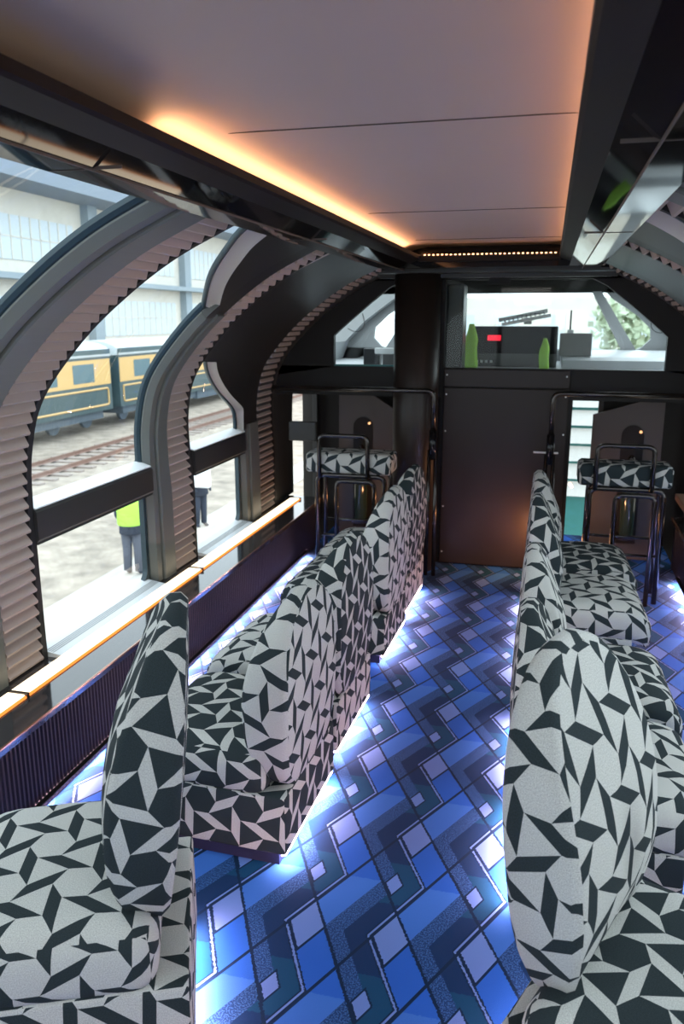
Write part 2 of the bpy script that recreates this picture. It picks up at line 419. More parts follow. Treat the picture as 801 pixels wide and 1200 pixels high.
# ------------------------------------------------------------------ ribs and glazing
def ribframe(side, Y0, Y1, Y2, Y3, taper, name, scut=None):
    """Y0-Y1 grey frame, Y1-Y2 pleats, Y2-Y3 dark edge; taper pulls the far edge in near the roof"""
    def sh(Y, k=1.0):
        return lambda s: Y-taper*k*max(0, (s-.5)/(STOT-.5))
    a = sh(Y0, .45)
    def sec(pairs): return [((lambda s, Y=Y, k=k: Y-taper*k*max(0, (s-.5)/(STOT-.5))), o) for Y, k, o in pairs]
    k0, k1 = .35, .62
    v, f = sweep(sec([(Y0+.012,k0,.07),(Y0+.012,k0,.035),(Y0+.035,k0,.006),(Y0+.076,k0,.002),(Y0+.078,k0,.03),(Y0+.086,k0,.03),(Y0+.088,k0,-.004),(Y0+.094,k0,-.010),(Y1-.008,k1,-.010),(Y1,k1,-.002),(Y1,k1,.07)]), S_LEDGE, scut or STOT, side)
    o = struct(mk(name, v, f, M['frame']))
    for p in o.data.polygons: p.use_smooth = False
    v, f = sweep(sec([(Y0-.004,k0,.070),(Y0-.004,k0,.056),(Y0+.004,k0,.044),(Y0+.014,k0,.040),(Y0+.014,k0,.070)]), S_LEDGE, scut or STOT, side)
    mk('rubber_gasket', v, f, M['gasket'], o)
    v, f = sweep(sec([(Y0+.077,k0,.022),(Y0+.087,k0,.022),(Y0+.087,k0,.028),(Y0+.077,k0,.028)]), S_LEDGE, (scut or STOT)-.02, side)
    mk('groove', v, f, M['groove'], o)
    if scut:
        v, f = sweep(sec([(Y0+.012,k0,.07),(Y0+.012,k0,.004),(Y1-.006,k1,.0),(Y1,k1,.004),(Y1,k1,.07)]), scut-.03, STOT, side)
        mk('dark_lining', v, f, M['infill'], o)
    v, f = sweep(sec([(Y1,k1,.07),(Y1,k1,.03),(Y2,1,.03),(Y2+.003,1,.000),(Y3-.006,1,.000),(Y3,1,.012),(Y3,1,.085),(Y3-.02,1,.085)]), S_LEDGE, STOT, side)
    mk('dark_channel', v, f, M['groove'], o)
    # pleats: saw-tooth section running up the arch, each tooth a full-width fold
    n = int((STOT-S_LEDGE-.02)/.048); vs = []; fs = []
    for i in range(n):
        s0 = S_LEDGE+.01+i*.048
        for ds, off in ((0, .026), (.003, -.006), (.012, -.008), (.048, .022)):
            s = s0+ds
            ya = Y1+.004-taper*k1*max(0, (s-.5)/(STOT-.5)); yb = Y2-taper*max(0, (s-.5)/(STOT-.5))
            for Y, oo in ((ya, .03), (ya, off), (yb, off), (yb, .03)): vs.append(wp(side, Y, s, oo))
        b = i*16
        for r in range(3):
            for k in range(3): fs.append((b+r*4+k, b+r*4+k+1, b+(r+1)*4+k+1, b+(r+1)*4+k))
        fs.append((b, b+1, b+2, b+3)); fs.append((b+12, b+15, b+14, b+13))
    mk('pleated_band', vs, fs, M['pleat'], o)
    return o
RIBS = [(-2.28,-1.96,-1.69,-1.63,0), (-.87,-.55,-.27,-.21,0), (.55,.86,1.13,1.19,0), (2.11,2.355,2.572,2.615,0),
        (3.555,3.775,4.03,4.075,.30), (4.86,5.12,5.41,5.455,.24)]
tn = 10
BAYS = [(-1.63,-.87), (-.21,.55), (1.19,2.12), (2.61,3.545), (4.07,4.84)]
DI2 = [(1.506,3.56),(1.613,3.40),(1.754,3.20),(1.91,3.03),(2.043,2.89),(STOT,2.80)]      # near edge of the dark panel, bay 4
DI3 = [(.675,4.825),(.768,4.817),(.839,4.76),(.94,4.53),(1.03,4.35),(1.112,4.20),(1.20,4.06)]
def interp(T, s):
    if s <= T[0][0]: return T[0][1]
    for (a, y), (b, z) in zip(T, T[1:]):
        if s <= b: return y+(z-y)*(s-a)/(b-a)
    return T[-1][1]
def sm(T):
    K = catmull(T, 6); return [(p.x, p.y) for p in K]
DI2 = sm(DI2); DI3 = sm(DI3)
wnum = 1
for side, sname in ((-1, 'left'), (1, 'right')):
    for i, (a, b, c, d, tp) in enumerate(RIBS):
        ribframe(side, a, b, c, d, tp, 'trim_%d' % tn, (1.55 if i == 4 else .72 if i == 5 else None)); tn += 1
    for bi, (y0, y1) in enumerate(BAYS):
        # panes of this bay: upper curved pane, lower flat pane
        v, f = sweep([(y0-.03, .060), (y1+.06, .060), (y1+.06, .066), (y0-.03, .066)], S_TR1, STOT, side, 50)
        up = struct(mk('window_%d' % wnum, v, f, M['glass'], None, True)); wnum += 1
        v, f = sweep([(y0-.03, .060), (y1+.03, .060), (y1+.03, .066), (y0-.03, .066)], .10, S_TR0, side, 6)
        lo = struct(mk('window_%d' % wnum, v, f, M['glass'])); wnum += 1
        # rounded corner frame of the lower pane
        fr = B(); za, zb = .385, .86; ys = (y0+.002, y1-.006)
        def rr(ya, yb, z0, z1, r, n=6):
            out = []
            for cy, cz, a0 in ((yb-r, z1-r, 0), (ya+r, z1-r, 90), (ya+r, z0+r, 180), (yb-r, z0+r, 270)):
                for k in range(n+1):
                    t = math.radians(a0+90*k/n); out.append((cy+r*math.cos(t), cz+r*math.sin(t)))
            return out
        o1 = rr(ys[0]-.02, ys[1]+.02, za-.02, zb+.02, .03); o2 = rr(ys[0], ys[1], za, zb, .055)
        n = len(o1); xin = CX+side*1.575; xo = CX+side*1.602; vs = []
        for x in (xin, xo):
            for loop in (o1, o2): vs += [(x, p[0], p[1]) for p in loop]
        fs = []
        for k in range(n):
            q = (k+1) % n
            fs += [(k, q, n+q, n+k), (2*n+k, 3*n+k, 3*n+q, 2*n+q), (n+k, n+q, 3*n+q, 3*n+k), (k, 2*n+k, 2*n+q, q)]
        mk('window_frame', vs, fs, M['gasket'], lo)
        # transom between the panes, with a bright sloping top ledge
        t = B().prism([(CX+side*x, z) for x, z in ((1.532,.845),(1.524,.855),(1.524,.965),(1.532,.975),(1.60,1.000),(1.60,.835),(1.53,.835))], 1, y0-.004, y1+.016)
        t = struct(t.done('trim_%d' % tn, M['transom'])); tn += 1
        B().prism([(CX+side*x, z) for x, z in ((1.530,.9765),(1.602,.998),(1.602,1.006),(1.530,.9815))], 1, y0, y1+.012).done('top_ledge', M['sill'], t)
        # sill below the lower pane
        t = B().prism([(CX+side*x, z) for x, z in ((1.478,.360),(1.478,.372),(1.60,.392),(1.60,.360))], 1, y0+.004, y1-.004)
        t = struct(t.done('trim_%d' % tn, M['sill'])); tn += 1
        for gx in (1.515, 1.525, 1.535, 1.545):
            gz = .372+(gx-1.478)/.122*.020
            B().box(CX+side*gx, CX+side*(gx+.0035), y0+.01, y1-.01, gz+.0002, gz+.0012).done('sill_groove', M['metalgrey'], t)
        # opaque curved infill
        T = DI2 if bi == 3 else DI3 if bi == 4 else None
        if T:
            s_lo, s_hi = (1.506, STOT) if bi == 3 else (S_TR1, STOT)
            n = 60; vs = []; fs = []
            for k in range(n+1):
                s = s_lo+(s_hi-s_lo)*k/n
                ya = min(interp(T, s), y1+.02); 
                if bi == 4 and s > T[-1][0]: ya = y0-.30
                taper = .30 if bi == 3 else .22
                yb = (y1+.03)-taper*.35*max(0, (s-.5)/(STOT-.5)) if True else y1
                yb = max(yb, ya+.002)
                rv = .10 if bi == 3 else .075
                vs += [wp(side, ya, s, .050), wp(side, min(ya+.012, yb), s, .045), wp(side, min(ya+rv*.8, yb), s, .020), wp(side, min(ya+rv, yb), s, .004), wp(side, yb, s, .004)]
            cols = [[], []]
            for k in range(n):
                for j in range(4): cols[0 if j < 3 else 1].append((k*5+j, k*5+j+1, (k+1)*5+j+1, (k+1)*5+j))
            # sub-mesh: dark sheet + reveal child
            pl = struct(mk('wall_%s_infill' % sname, vs, cols[1], M['infill'], None, True))
            mk('rounded_reveal', vs, cols[0], M['reveal'], pl, True)
            vs2 = []
            for k in range(n+1):
                s = s_lo+(s_hi-s_lo)*k/n; ya = min(interp(T, s), y1+.02)
                if bi == 4 and s > T[-1][0]: ya = y0-.30
                vs2 += [wp(side, ya-.014, s, .058), wp(side, ya-.010, s, .040), wp(side, ya+.006, s, .038), wp(side, ya+.010, s, .058)]
            mk('rubber_gasket', vs2, [(k*4+j, k*4+(j+1) % 4, (k+1)*4+(j+1) % 4, (k+1)*4+j) for k in range(n) for j in range(4)], M['gasket'], pl, True)
            v, f = sweep([(lambda s: interp(T, s) if not (bi == 4 and s > T[-1][0]) else y0-.3, .058), (y1+.02, .058)], s_lo, s_hi, side, n, False)
            mk('outer_skin', v, f, M['dark'], pl)
    # last stretch of lining between the front rib and the bulkhead
    v, f = sweep([(4.98, .004), (5.90, .004), (5.90, .07), (4.98, .07)], S_LEDGE, STOT, side)
    struct(mk('wall_%s' % sname, v, f, M['darkgrey'], None, True))
    # lower side wall with ribbed lining, ledge on top
    lw = B().prism([(CX+side*x, z) for x, z in ((1.285,-.05),(1.285,.345),(1.60,.345),(1.64,-.05))], 1, Y_REAR, 5.75)
    lw = struct(lw.done('wall_%s_lower' % sname, M['ribbed']))
    n = int((5.70-Y_REAR)/.022); vs = []; fs = []
    for k in range(n):
        y = Y_REAR+k*.022
        for dy, dx in ((0, 0), (.005, -.006), (.012, -.006), (.017, 0)):
            for z in (.012, .325): vs.append((CX+side*(1.284+dx), y+dy, z))
        b = k*8
        for j in range(3): fs.append((b+2*j, b+2*j+1, b+2*j+3, b+2*j+2))
    mk('ribbed_lining', vs, fs, M['ribbed'], lw)
    lg = B().prism([(CX+side*x, z) for x, z in ((1.262,.328),(1.256,.334),(1.256,.354),(1.262,.360),(1.60,.360),(1.60,.328))], 1, Y_REAR, 5.75)
    lg = struct(lg.done('trim_%d' % tn, M['granite'])); tn += 1
    B().box(CX+side*1.2545, CX+side*1.262, Y_REAR, 5.73, .355, .3615).done('edge_bead', mat('bead', (.30,.16,.10), .2, .6), lg)
    # glowing strip set into the ledge, in lengths with clips between
    cuts = [-2.2, -.72, .78, 2.28, 3.82, 5.62]
    for q in range(5):
        a, b = cuts[q]+.006, cuts[q+1]-.006
        st = B().prism([(CX+side*x, z) for x, z in ((1.402,.361),(1.406,.373),(1.474,.373),(1.478,.361))], 1, a, b).done('led_strip', M['led_ledge'])
        where = ['rearmost length', 'second length from the rear', 'length beside the nearest seat', 'length beside the nearest seat pair', 'length running up to the bulkhead'][q]
        tag(st, 'glowing warm light strip on the %s window ledge, %s' % (sname, where), 'light strip')
        B().prism([(CX+side*x, z) for x, z in ((1.396,.3605),(1.397,.367),(1.4015,.370),(1.4015,.3605))], 1, a, b).done('amber_edge', M['led_edge'], st)
        B().box(CX+side*1.392, CX+side*1.48, b, b+.012, .3605, .378).done('end_clip', M['steel'], st)
    sk = B().prism([(CX+side*1.262, .040), (CX+side*1.278, .034), (CX+side*1.278, .040)], 1, -1.5, 5.35).done('led_strip', M['led_floor']); B().box(CX+side*1.258, CX+side*1.279, -1.5, 5.35, .040, .046).done('housing', M['dark'], sk); tag(sk, 'pinkish white floor light strip along the foot of the %s wall' % sname, 'light strip')

# ------------------------------------------------------------------ rear end of the saloon
rw = B().box(-1.95, 1.22, Y_REAR-.06, Y_REAR, -.05, .85).box(-1.6, .9, Y_REAR-.06, Y_REAR, 1.85, 2.2).box(CX-.45, CX-.38, Y_REAR-.06, Y_REAR, .85, 1.85).box(CX+.38, CX+.45, Y_REAR-.06, Y_REAR, .85, 1.85)
struct(rw.done('wall_rear', M['dark']))

# ------------------------------------------------------------------ bulkhead
bw = B()
XL, XR = CX-1.30, CX+1.30
SIDE = [(p.x, p.y) for p in [prof(S_LEDGE+ (STOT-S_LEDGE)*i/30, .03) for i in range(31)]]
bk = B()
# centre leaf below the cab windows
bk.box(-.70, .165, Y_BULK, Y_BULK+.05, 0, 1.375)
bk.box(-1.93, -.70, Y_BULK, Y_BULK+.05, 1.175, 1.375); bk.box(.165, 1.20, Y_BULK, Y_BULK+.05, 1.175, 1.375)
bk.box(-.985, -.683, Y_BULK, Y_BULK+.05, 1.375, 2.06)
bk.box(-1.6, .9, Y_BULK-.0, Y_BULK+.05, 1.945, 2.10)
# outer cheeks that follow the vault
for side in (-1, 1):
    inner = [(CX+side*1.085, 1.375), (CX+side*1.085, 1.585), (CX+side*1.00, 1.66), (CX+side*.83, 1.80), (CX+side*.70, 1.90), (CX+side*.60, 1.95)]
    inner = [(x, max(z, 1.375)) for x, z in inner]
    outer = [(CX+side*prof(s, .03).x, prof(s, .03).y) for s in [STOT-.0, 1.9, 1.7, 1.5, 1.3, 1.15, 1.0]]
    bk.prism(inner+[(CX+side*.60, 2.06)]+outer[1:], 1, Y_BULK, Y_BULK+.05)
bulk = struct(bk.done('wall_front', M['dark']))
door = B().rbox(-.675, .145, Y_BULK-.022, Y_BULK-.001, .01, 1.245, .006).done('door_1', M['bulk']); struct(door)
B().rbox(-.675, .145, Y_BULK-.022, Y_BULK-.001, 1.252, 1.368, .004).done('top_panel', M['bulk'], door)
bt = B()
for z in (.09, .42, .95, 1.20, 1.33):
    for x in (-.655, .125):
        bt.addm(*(lambda c: ([(c[0]+.006*math.cos(k*math.pi/4), Y_BULK-.025, c[2]+.006*math.sin(k*math.pi/4)) for k in range(8)], [tuple(range(8))]))((x, 0, z)))
bt.done('screw_heads', M['sill'], door)
B().tube([(-.06, Y_BULK-.045, .83), (.10, Y_BULK-.045, .83)], .006).done('door_handle', M['sill'], door)
# round column
colm = B().lathe([(.150, 0), (.150, 2.06)], (-.845, 5.30, 0), 40).done('trim_%d' % tn, M['bulk'], None, True); struct(colm); tn += 1
# header between vault and bulkhead glass
hb = B().box(-1.25, .55, 5.10, Y_BULK, 1.975, 2.02).box(-1.10, .38, 5.28, 5.33, 1.95, 1.976)
struct(hb.done('trim_%d' % tn, M['darkgrey'])); tn += 1
B_ = B().box(-.40, -.27, Y_BULK-.02, Y_BULK, 1.915, 1.945); struct(B_.done('trim_%d' % tn, M['dark'])); tn += 1
# bulkhead glass with a green polished lower edge
for side, (x0, x1) in ((-1, (-1.452, -.985)), (1, (-.683, .722))):
    pts = [(x0, 1.375), (x1, 1.375)]
    if side == 1: pts += [(x1, 1.585), (CX+1.00, 1.66), (CX+.83, 1.80), (CX+.70, 1.90), (CX+.6, 1.945), (x0, 1.945)]
    else: pts = [(x0, 1.375), (x1, 1.375), (x1, 1.94), (CX-.6, 1.945), (CX-.70, 1.90), (CX-.83, 1.80), (CX-1.0, 1.66), (x0, 1.585)]
    gl = B().prism(pts, 1, Y_BULK+.02, Y_BULK+.026).done('window_%d' % wnum, M['glass2']); struct(gl); wnum += 1
    if side == -1: B().box(x0, x1, Y_BULK+.012, Y_BULK+.03, 1.376, 1.388).done('green_edge', M['teal'], gl)

# ------------------------------------------------------------------ cab beyond the glass
cf = B().box(-1.95, 1.25, Y_BULK+.05, 7.25, 1.28, 1.34); struct(cf.done('floor_cab', M['cabgrey']))
YW = 7.25
# nose: front wall with windscreen opening, slanted corner posts and side panes
def ring(outer, inner, y0, y1, m, name, parent=None):
    n = len(outer); vs = []
    for y in (y0, y1):
        for L in (outer, inner): vs += [(p[0], y, p[1]) for p in L]
    fs = []
    for k in range(n):
        q = (k+1) % n
        fs += [(k, q, n+q, n+k), (2*n+k, 3*n+k, 3*n+q, 2*n+q), (n+k, n+q, 3*n+q, 3*n+k)]
    return mk(name, vs, fs, m, parent)
nose = B()
nose.box(-1.9, 1.2, YW, YW+.06, 1.28, 1.44)                       # below the windscreen
struct(B().box(-1.75, 1.0, YW, YW+.06, 1.91, 2.12).done('trim_%d' % tn, M['dark'])); tn += 1
for sg in (-1, 1):
    c = -.365
    nose.prism([(c+sg*.690, 1.92), (c+sg*.765, 1.92), (c+sg*1.075, 1.44), (c+sg*.96, 1.44)], 1, YW-.02, YW+.08)   # slanted post
    nose.prism([(c+sg*.79, 1.93), (c+sg*.86, 1.86), (c+sg*1.06, 1.73), (c+sg*1.18, 1.62), (c+sg*1.19, 1.53), (c+sg*1.12, 1.455), (c+sg*1.05, 1.43), (c+sg*1.5, 1.30), (c+sg*1.6, 1.6), (c+sg*1.1, 2.05)], 1, YW, YW+.06)
nose = struct(nose.done('wall_cab_front', M['cabpost']))
for sg, nm in ((-1, 'left'), (1, 'right')):
    s_ = B().addm([(CX+sg*x, y, z) for y in (5.56, 7.25) for x, z in ((1.50, 1.28), (1.46, 1.47), (1.28, 1.68), (1.07, 1.84), (.86, 1.97), (.7, 2.08))],
                  [(k, k+1, 7+k, 6+k) for k in range(5)])
    # lining behind the bulkhead cheeks: solid panels, window gap between y 5.9 and 6.9
    o = B()
    L = [(1.50, 1.28), (1.42, 1.50), (1.24, 1.68), (1.05, 1.82), (.86, 1.95), (.7, 2.06)]
    for (a, b) in zip(L, L[1:]):
        for y0, y1 in ((5.5, 5.72), (7.12, 7.3)) if a[1] > 1.45 and a[1] < 1.9 else ((5.5, 7.3),):
            o.addm([(CX+sg*a[0], y0, a[1]), (CX+sg*b[0], y0, b[1]), (CX+sg*b[0], y1, b[1]), (CX+sg*a[0], y1, a[1])], [(0, 1, 2, 3)])
    struct(o.done('wall_cab_%s' % nm, M['cabgrey']))
struct(B().box(CX-.72, CX+.72, 5.5, 7.3, 2.07, 2.10).done('ceiling_cab', M['dark']))
ws = B().box(-1.6, 1.1, YW+.03, YW+.036, 1.40, 1.95).done('window_%d' % wnum, M['glass']); struct(ws); wnum += 1
desk = B().prism([(6.15, 1.34), (6.15, 1.40), (6.25, 1.42), (7.2, 1.44), (7.2, 1.34)], 0, .10, 1.0).done('cab_shelf', M['cabdesk'])
tag(desk, 'pale grey shelf under the windscreen on the right of the cab', 'shelf')
con = empty('driving_console', (-.30, 6.5, 1.34)); tag(con, 'black driving console with gauges seen through the bulkhead glass', 'console')
B().prism([(-.25, 0), (-.25, .10), (-.12, .30), (.15, .30), (.25, .25), (.25, 0)], 0, -.30, .36).done('console_body', M['console'], con)
pc = B()
for i in range(7): pc.box(-.13+.035*i, -.112+.035*i, -.258, -.245, .085, .098)
pc.done('switch_row', M['sill'], con)
B().box(-.16, -.06, -.196, -.188, .195, .235).done('red_display', M['screen'], con)
B().lathe([(.001, 0), (.03, 0), (.03, .012), (.001, .012)], (0, 0, 0), 20).done('dial', M['white'], con)
d_ = con.children[-1]; d_.location = (-.245, -.225, .16); d_.rotation_euler = (math.radians(60), 0, 0)
B().lathe([(.001, 0), (.014, 0), (.014, .01), (.001, .01)], (0, 0, 0), 14).done('red_lamp', M['led_red'], con)
d_ = con.children[-1]; d_.location = (-.20, -.22, .22); d_.rotation_euler = (math.radians(60), 0, 0)
bx = empty('equipment_box', (.19, 6.3, 1.412)); tag(bx, 'grey box with an upright rod on the cab shelf', 'box')
B().rbox(-.115, .115, -.06, .06, .0125, .18, .008).done('box_body', M['metalgrey'], bx)
B().tube([(-.045, 0, .18), (-.045, 0, .345)], .007).done('rod', M['console'], bx); B().box(-.065, -.02, -.02, .02, .18, .205).done('rod_base', M['sill'], bx)
cn = empty('folded_lamp_arm', (-.18, 6.45, 1.655)); tag(cn, 'pale grey slanted louvred lamp arm above the driving console', 'lamp')
mt = Matrix.Rotation(math.radians(-11), 4, 'Y')
B().box(-.20, .17, -.03, .03, .055, .085, mt).done('upper_bar', M['white'], cn)
B().box(-.18, .19, -.06, 0, .02, .045, mt).done('lower_bar', M['white'], cn)
sl = B()
for i in range(10): sl.box(-.16+.033*i, -.15+.033*i, -.05, .02, .03, .07, mt)
sl.done('slats', M['cabgrey'], cn); B().box(-.02, .04, -.02, .02, 0, .05).done('bracket', M['cabgrey'], cn)
# hi-vis jacket left of the console, and a yellow reflection modelled as a solid
for (x, z0, z1, wd) in ((-.56, 1.341, 1.66, .05), (-.03, 1.341, 1.56, .035)):
    j = B(); ring_ = []
    for i in range(9):
        z = z1+(z0-z1)*i/8; rw = wd*(.35+.65*min(1, i/3)); ring_.append((rw, z))
    vs = []; fs = []
    for i, (rw, z) in enumerate(ring_):
        for k in range(12):
            a = 2*math.pi*k/12; vs.append((x+rw*math.cos(a)*(1+.12*math.sin(3*a+i)), 6.05+.35*rw*math.sin(a), z))
    for i in range(8):
        for k in range(12): fs.append((i*12+k, i*12+(k+1) % 12, (i+1)*12+(k+1) % 12, (i+1)*12+k))
    fs += [tuple(range(12)), tuple(range(96, 108))]
    o = mk('hivis_jacket_or_reflection', vs, fs, M['hivis'], None, True)
    tag(o, 'yellow-green %s' % ('high visibility jacket standing left of the driving console dial' if x < -.3 else 'reflection modelled as a solid at the right end of the driving console'), 'jacket')
blk = B().rbox(-.70, -.578, 5.60, 5.85, 1.341, 1.93, .02).done('cab_cabinet', M['console']); tag(blk, 'tall black cabinet at the left edge of the cab window', 'cabinet')
# cab left side clutter: grey curved cowl, black box and cable
lc = empty('cab_equipment', (-1.32, 6.3, 1.34)); tag(lc, 'small black and white instruments on the sill of the left cab window', 'instrument')
B().rbox(-.10, .03, -.06, .06, 0, .13, .01).done('black_box', M['console'], lc)
B().rbox(0, .20, -.10, -.06, .09, .135, .006).done('white_panel', M['white'], lc)
B().rbox(.05, .28, -.05, .05, 0, .09, .01).done('grey_unit', M['metalgrey'], lc)
for sg, lab in ((-1, 'thin black cable loop hanging in the left cab window'), (1, 'thin black cable loop hanging in the right cab window')):
    c = B().tube([(CX+sg*1.10, 6.4, 1.74), (CX+sg*1.08, 6.4, 1.66), (CX+sg*1.10, 6.4, 1.61), (CX+sg*1.16, 6.4, 1.59), (CX+sg*1.22, 6.4, 1.62)], .004, .03, 6).done('cable', M['console']); tag(c, lab, 'cable')

# ------------------------------------------------------------------ vestibules below the cab
YV = 6.25
vb = B()
vb.box(-1.93, -.66, YV, YV+.04, -.6, 1.28)
vb.box(.42, 1.20, YV+.02, YV+.06, -.6, 1.28); vb.box(-.70, .175, YV, YV+.04, -.6, 1.28)
vb.box(-.72, -.68, Y_BULK+.05, YV, -.05, 1.28); vb.box(.16, .175, Y_BULK+.05, YV, -.05, 1.28)
struct(vb.done('wall_vestibule', M['dark']))
# side skins of the vestibules, left one with the bright door window
vs_ = B()
for sg in (-1, 1):
    X = CX+sg*1.44
    vs_.box(X-.02, X+.02, 5.75, 6.3, -.6, .20); vs_.box(X-.02, X+.02, 5.75, 6.3, 1.17, 1.30)
    vs_.box(X-.02, X+.02, 6.17, 6.3, .2, 1.17)
struct(vs_.done('wall_vestibule_side', M['darkgrey']))
# right vestibule door window frame
dw = B().box(.175, .19, YV-.02, YV+.03, -.5, 1.24).box(.385, .42, YV-.02, YV+.03, -.5, 1.24).box(.175, .42, YV-.02, YV+.03, 1.2, 1.28).done('door_2', M['greyp']); struct(dw)
B().box(.19, .385, YV, YV+.006, -.4, 1.2).done('window_pane', M['glass'], dw)
# grey partitions with sloping tops and a rounded dark recess
for sg, X0, X1, za, zb, lab in ((-1, -1.52, -1.06, 1.30, 1.02, 'left'), (1, .33, .80, 1.04, 1.19, 'right')):
    pt = B().prism([(X0, -.3), (X1, -.3), (X1, zb), (X0, za)], 1, 5.86, 5.89).done('partition', M['greyp'])
    tag(pt, 'grey-brown partition with a sloping top edge behind the %s stool' % lab, 'partition')
    xc = -1.33 if sg < 0 else .605
    r = .075; poly = [(xc-r, .12), (xc+r, .12)]
    for k in range(13):
        a = math.pi*k/12; poly.append((xc+r*math.cos(a), .90+r*math.sin(a)))
    B().prism(poly, 1, 5.852, 5.862).done('rounded_recess', M['groove'], pt)
    ex = empty('fire_extinguisher', (xc, 5.79, .20)); tag(ex, 'dark glossy cylinder standing in the rounded recess behind the %s stool' % lab, 'cylinder')
    B().lathe([(.001, 0), (.045, 0), (.052, .01), (.052, .36), (.045, .42), (.02, .46), (.018, .50), (.001, .50)], (0, 0, 0), 24).done('cylinder_body', M['red'], ex, True)
    B().lathe([(.001, .50), (.022, .50), (.024, .55), (.010, .575), (.001, .575)], (0, 0, 0), 14).done('valve', M['steel'], ex, True)
    B().box(xc-.06, xc+.06, 5.74, 5.855, .17, .20).done('bracket_shelf', M['steel'], pt)
    sp = B().lathe([(.001, 0), (.010, 0), (.010, .01), (.001, .01)], (0, 0, 0), 14).done('glint_disc', M['glint_amber'])  # glowing disc puts in a small orange glint
    sp.location = (xc+.05, 5.852, .93); sp.rotation_euler = (math.radians(90), 0, 0)
    tag(sp, 'glowing amber disc for a small glint at the top of the recess behind the %s stool' % lab, 'light')
# added glowing box to warm the door, hidden by the last right seat
o = B().box(.10, .16, Y_BULK-.20, Y_BULK-.17, .10, .22).done('added_warm_glow', M['led_warm']); tag(o, 'added warm glowing box on the bulkhead, hidden behind the last right seat', 'light')
B().box(.115, .145, Y_BULK-.17, Y_BULK-.001, .14, .18).done('bracket', M['dark'], o)

sl_ = area('added_door_light', (.02, 5.25, .30), (0, 0, 0), .05, .05, (1.0, .42, .16), 3.6)  # added lamp for the warm glow low on the door, no fixture
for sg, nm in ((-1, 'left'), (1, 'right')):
    q_ = area('added_warm_glow_'+nm, (CX+sg*.62, 5.42, .28), (0, 0, 0), .05, .05, (1.0, .45, .2), 1.3)  # added lamps for the orange glow around the stools and partitions
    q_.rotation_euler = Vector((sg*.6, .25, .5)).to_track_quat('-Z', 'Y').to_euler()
sl_.rotation_euler = Vector((-.9, .36, -.1)).to_track_quat('-Z', 'Y').to_euler()

# ------------------------------------------------------------------ seats
def rounded_slab(sx, sy, sz, r, n, deform, top_uv=(0, 0)):
    """box with rounded edges on a fine grid; uv from the flat box so each face has its own cut of cloth"""
    vs = []; fs = []; uvs = []; key = {}
    def vert(p):
        k = tuple(round(c, 5) for c in p)
        if k in key: return key[k]
        q = Vector([max(-h+r, min(h-r, c)) for c, h in zip(p, (sx/2, sy/2, sz/2))]); d = Vector(p)-q
        if d.length > 1e-9: q = q+d.normalized()*r
        vs.append(deform(q, Vector(p))); key[k] = len(vs)-1; return key[k]
    def stops(L):
        a = [0, r*.25, r*.6, r]; c = int(max(2, (L-2*r)/.035))
        st = a+[r+(L-2*r)*i/c for i in range(1, c)]+[L-v for v in reversed(a)]
        return [v-L/2 for v in st]
    X, Y, Z = stops(sx), stops(sy), stops(sz)
    for ax, (U, V) in ((0, (Y, Z)), (1, (X, Z)), (2, (X, Y))):
        h = (sx, sy, sz)[ax]/2
        for sg in (-1, 1):
            for i in range(len(U)-1):
                for j in range(len(V)-1):
                    c = [(U[i], V[j]), (U[i+1], V[j]), (U[i+1], V[j+1]), (U[i], V[j+1])]
                    if (sg < 0) != (ax == 1): c = c[::-1]
                    ids = []; uu = []
                    for (u, v) in c:
                        p = [u, v]; p.insert(ax, sg*h); ids.append(vert(p)); uu.append((u+.31*ax+.17*sg+top_uv[0], v+.23*ax+top_uv[1]))
                    fs.append(tuple(ids)); uvs.append(uu)
    return vs, fs, uvs
SW, SD = .545, .545        # seat width (along the car) and depth
